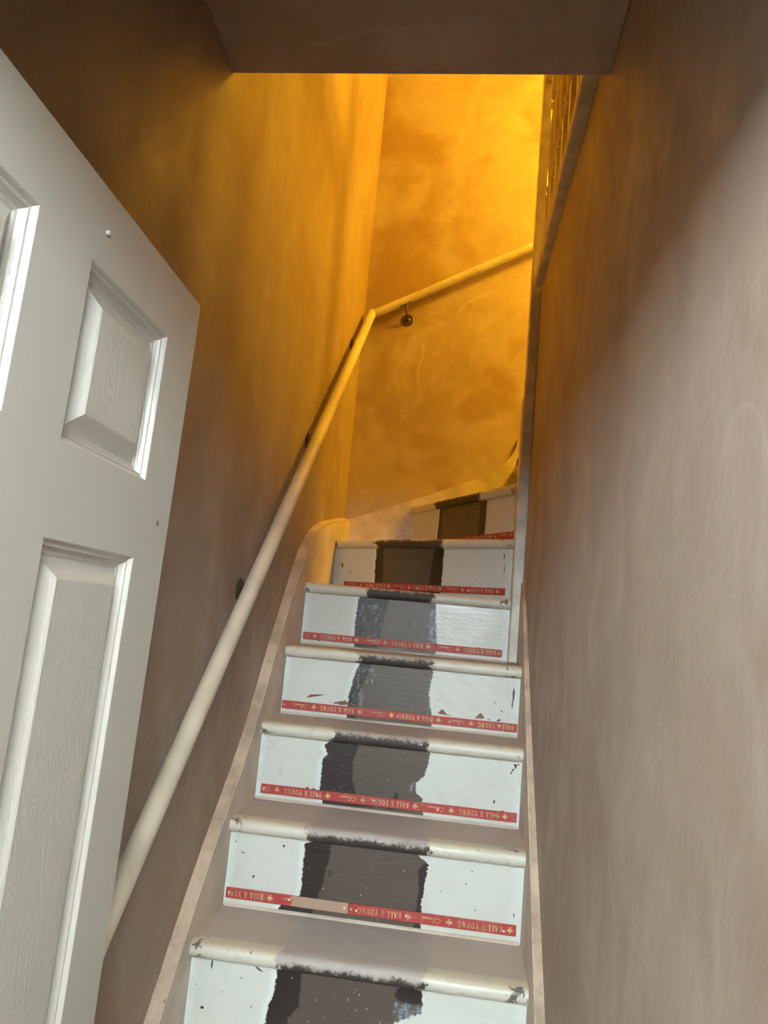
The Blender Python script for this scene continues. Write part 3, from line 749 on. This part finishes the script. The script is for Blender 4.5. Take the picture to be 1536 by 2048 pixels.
# ------------------------------------------------------------------ carpet gripper strips with print
def stroke(mb, pts, w, y=0.0):
    for (p, q) in zip(pts[:-1], pts[1:]):
        dx, dz = q[0] - p[0], q[1] - p[1]; l = math.hypot(dx, dz) or 1e-6
        ax, az = dx / l, dz / l; nx, nz = -az * w / 2, ax * w / 2; e = w * .15
        P = (p[0] - ax * e, p[1] - az * e); Q = (q[0] + ax * e, q[1] + az * e)
        mb.add([(P[0] + nx, y, P[1] + nz), (P[0] - nx, y, P[1] - nz), (Q[0] - nx, y, Q[1] - nz), (Q[0] + nx, y, Q[1] + nz)], [(0, 1, 2, 3)])
def arc(cx, cz, rx, rz, a0, a1, n=8):
    return [(cx + rx * math.cos(math.radians(a0 + (a1 - a0) * i / n)), cz + rz * math.sin(math.radians(a0 + (a1 - a0) * i / n))) for i in range(n + 1)]
TK, TN = .17, .08
GL = {
 'B': (.62, [([(.14, 0), (.14, 1)], TK), ([(.02, 0), (.3, 0)], TN), ([(.02, 1), (.3, 1)], TN), ([(.14, .98)] + arc(.30, .76, .2, .22, 90, -90) + [(.14, .54)], .11), ([(.14, .53)] + arc(.32, .27, .24, .26, 90, -90) + [(.14, .02)], .11)]),
 'A': (.72, [([(.06, 0), (.36, 1)], TN), ([(.36, 1), (.64, 0)], TK), ([(.16, .34), (.54, .34)], TN), ([(0, 0), (.16, 0)], TN), ([(.5, 0), (.74, 0)], TN)]),
 'L': (.56, [([(.14, 0), (.14, 1)], TK), ([(.02, 1), (.3, 1)], TN), ([(.02, 0.02), (.5, .02), (.54, .24)], .09)]),
 '&': (.74, [([(.70, .0), (.20, .74)] + arc(.32, .80, .13, .18, 200, -20) + [(.40, .66), (.12, .40)] + arc(.28, .24, .22, .24, 140, 330) + [(.62, .46)], .11)]),
 'Y': (.70, [([(.06, 1), (.35, .48)], TK), ([(.64, 1), (.35, .48), (.35, .45)], TN), ([(.35, .5), (.35, 0)], TK), ([(.22, 0), (.5, 0)], TN), ([(-.02, 1), (.2, 1)], TN), ([(.54, 1), (.74, 1)], TN)]),
 'O': (.76, [(arc(.38, .5, .30, .47, 0, 360, 16), .14)]),
 'U': (.72, [([(.14, 1), (.14, .3)] + arc(.36, .28, .22, .26, 180, 270), TK), (arc(.36, .28, .22, .26, 270, 360) + [(.58, 1)], TN), ([(.02, 1), (.28, 1)], TN), ([(.48, 1), (.70, 1)], TN)]),
 'N': (.74, [([(.14, 0), (.14, 1)], TN), ([(.14, 1), (.60, 0)], TK), ([(.60, 0), (.60, 1)], TN), ([(.02, 0), (.26, 0)], TN), ([(.48, 1), (.72, 1)], TN)]),
 'G': (.76, [(arc(.40, .5, .32, .48, 50, 320, 12), .13), ([(.66, .42), (.66, .08)], .12), ([(.48, .42), (.74, .42)], TN)]),
 ' ': (.28, []),
}
SCRIPT = [arc(.30, .55, .26, .42, 60, 300, 10) + [(.62, .30)], [(.62, .30), (.86, 1.0), (.74, 1.02), (.70, .10), (.84, .12)], arc(1.02, .28, .14, .18, 20, 360, 8) + [(1.18, .44), (1.17, .12), (1.28, .16)],
          [(1.28, .16), (1.42, .46), (1.48, .12), (1.34, .10)], [(1.54, .12), (1.68, .46), (1.74, .12), (1.60, .10)], [(1.80, .14), (1.90, .44), (1.90, .12), (2.02, .16)], arc(2.22, .28, .13, .18, 60, 320, 7)]
def fleur(mb, cx, cz, h, y):
    def poly(pts):
        mb.add([(cx + p[0] * h, y, cz + p[1] * h) for p in pts], [tuple(range(len(pts)))])
    poly([(0, 1.0), (.13, .66), (.08, .30), (-.08, .30), (-.13, .66)])
    for s in (-1, 1):
        poly([(s * .10, .30), (s * .16, .56), (s * .34, .70), (s * .46, .52), (s * .40, .36), (s * .30, .44), (s * .20, .28)])
        poly([(s * .06, .18), (s * .26, .02), (s * .14, 0), (s * .02, .10)])
    poly([(-.22, .20), (.22, .20), (.22, .27), (-.22, .27)])
def print_run(L, H, phase, skip=()):
    """text upright in its own frame, then turned half round as on the stairs"""
    mb = MB(); hl = H * .54; z0 = H * .23; y = 0.0; period = .246
    x = -phase
    while x < L:
        t = x; pieces = []
        cur = t
        tmp = MB()
        for ch in 'BALL & YOUNG':
            wd, sts = GL[ch]
            for pts, wv in sts: stroke(tmp, [(cur + p[0] * hl * .82, z0 + p[1] * hl) for p in pts], wv * hl, y)
            cur += (wd + .07) * hl * .82 * 1.22
        fx = t + .128; fleur(tmp, fx, z0 - .06 * H, hl * 1.25, y)
        for line in SCRIPT: stroke(tmp, [(t + .146 + p[0] * hl * 1.55 + p[1] * hl * .35, z0 + p[1] * hl * .95) for p in line], .085 * hl, y)
        fleur(tmp, t + .228, z0 - .06 * H, hl * 1.25, y)
        for f in tmp.f:
            pv = [tmp.v[i] for i in f]
            if min(p[0] for p in pv) < .003 or max(p[0] for p in pv) > L - .003: continue
            mx = L - sum(p[0] for p in pv) / len(pv)
            if any(a < mx < b for a, b in skip): continue
            k = len(mb.v); mb.v += [(L - p[0], p[1], H - p[2]) for p in pv]; mb.f.append(tuple(range(k, k + len(pv))))
        x += period
    return mb
GH, GT = .0245, .0055
nail_src = None
def strip(k, s0, s1, zoff, phase, nails, label, worn=None, tilt=0.0, group='red printed carpet gripper strips on the risers'):
    """s0, s1 in metres along riser k"""
    global nail_src
    a, b = RIS[k]; e = (b - a).normalized(); n = Vector((e.y, -e.x))
    p = a + e * s0 + n * .0012; L = s1 - s0
    root = empty('gripper_strip', (p.x, p.y, Z(ZK[k - 1] + zoff)), label, 'gripper strip', group)
    root.rotation_euler = (0, tilt, math.atan2(e.y, e.x))
    m = lath_mat('red_lath_%d_%d' % (k, int(s0 * 100)), *(worn or (None, None)), seed=k * 1.3 + s0)
    MB().box((0, -GT, 0), (L, 0, GH)).build('lath', m, root, bevel=.0008)
    pr = print_run(L, GH, phase, [worn] if worn else ())
    for i, v in enumerate(pr.v): pr.v[i] = (v[0], -GT - .0003, v[2])
    if pr.f:
        me = bpy.data.meshes.new('lettering'); me.from_pydata(pr.v, [], pr.f); me.update(); me.materials.append(M['letter'])
        o = bpy.data.objects.new('lettering', me); COL.objects.link(o); o.parent = root
        o['kind'] = 'stuff'; o['label'] = 'upside down cream print BALL & YOUNG Classic with fleurs-de-lis'
    for q in nails:
        if nail_src is None:
            nail_src = MB().lathe((0, 0, 0), [(.0026, .0005), (.0028, -.0008), (.0018, -.0020), (.0003, -.0024)], 10, 1).build('nail', M['nail'], root, smooth=True); o = nail_src
        else:
            o = nail_src.copy(); COL.objects.link(o); o.parent = root
        o.location = (q * L, -GT - .0002, GH * (.5 + .12 * math.sin(q * 37 + k)))
RIS = {}
for k in range(1, 8):
    a, b = setback(k, OV)
    if k == 6: a = Vector((XL, a.y + .01)); b = Vector((NWX0 - .0005, b.y))
    if k == 7: a = Vector((a.x, YB - .021)); b = Vector((NWX0 + .004, NWY1 + .002)) if b.x < NWX0 else b
    RIS[k] = (a, b)
strip(2, .006, .318, .019, .03, (.03, .52, .97), 'red gripper lath worn to bare wood at its right end, on the lowest striped riser', worn=(.168, .32))
strip(2, .3185, .728, .019, .213, (.05, .35, .62, .93), 'red gripper lath with the clearest print, right part of the lowest red row', )
strip(3, .016, .733, .017, .196, (.012, .23, .45, .70, .93), 'red gripper lath on the third riser from the bottom of the picture')
strip(4, .004, .737, .016, .235, (.28, .50, .72, .93), 'red gripper lath on the fourth riser, below chipped white paint')
strip(5, .008, .690, .017, .225, (.06, .21, .46, .73, .98), 'red gripper lath in the third row from the top, ending short of the newel')
L6 = (RIS[6][1] - RIS[6][0]).length; L7 = (RIS[7][1] - RIS[7][0]).length
strip(6, .07, L6 - .02, .014, .20, (.2, .5, .8), 'red gripper lath in the second row from the top, partly behind a nosing')
strip(7, .30, L7 - .01, .014, .1, (.5,), 'short red wedge of gripper lath, highest of the red rows')

# ------------------------------------------------------------------ pendant lamp over the stairwell (above the picture)
lamp = empty('pendant_lamp', LAMP_POS, 'round glowing pendant lamp hanging over the stairwell, above the picture', 'lamp')
t = NT('warm_lamp_globe')
em = t.n('ShaderNodeEmission'); em.inputs[0].default_value = (1.0, .53, .022, 1); em.inputs[1].default_value = LAMP
t.t.links.new(em.outputs[0], t.out.inputs[0])
R = .21
MB().lathe((0, 0, 0), [(max(R * math.sin(math.pi * i / 14), .004), -R * math.cos(math.pi * i / 14)) for i in range(15)], 24).build('globe', t.m, lamp, smooth='all')
MB().tube([(0, 0, R + .03), (0, 0, ZTOP + EYE - LAMP_POS[2])], .004, 8).build('cable', M['cable'], lamp)
MB().lathe((0, 0, R - .01), [(.02, 0), (.03, .02), (.018, .05), (.006, .06)], 14).build('holder', M['cable'], lamp, smooth=True)
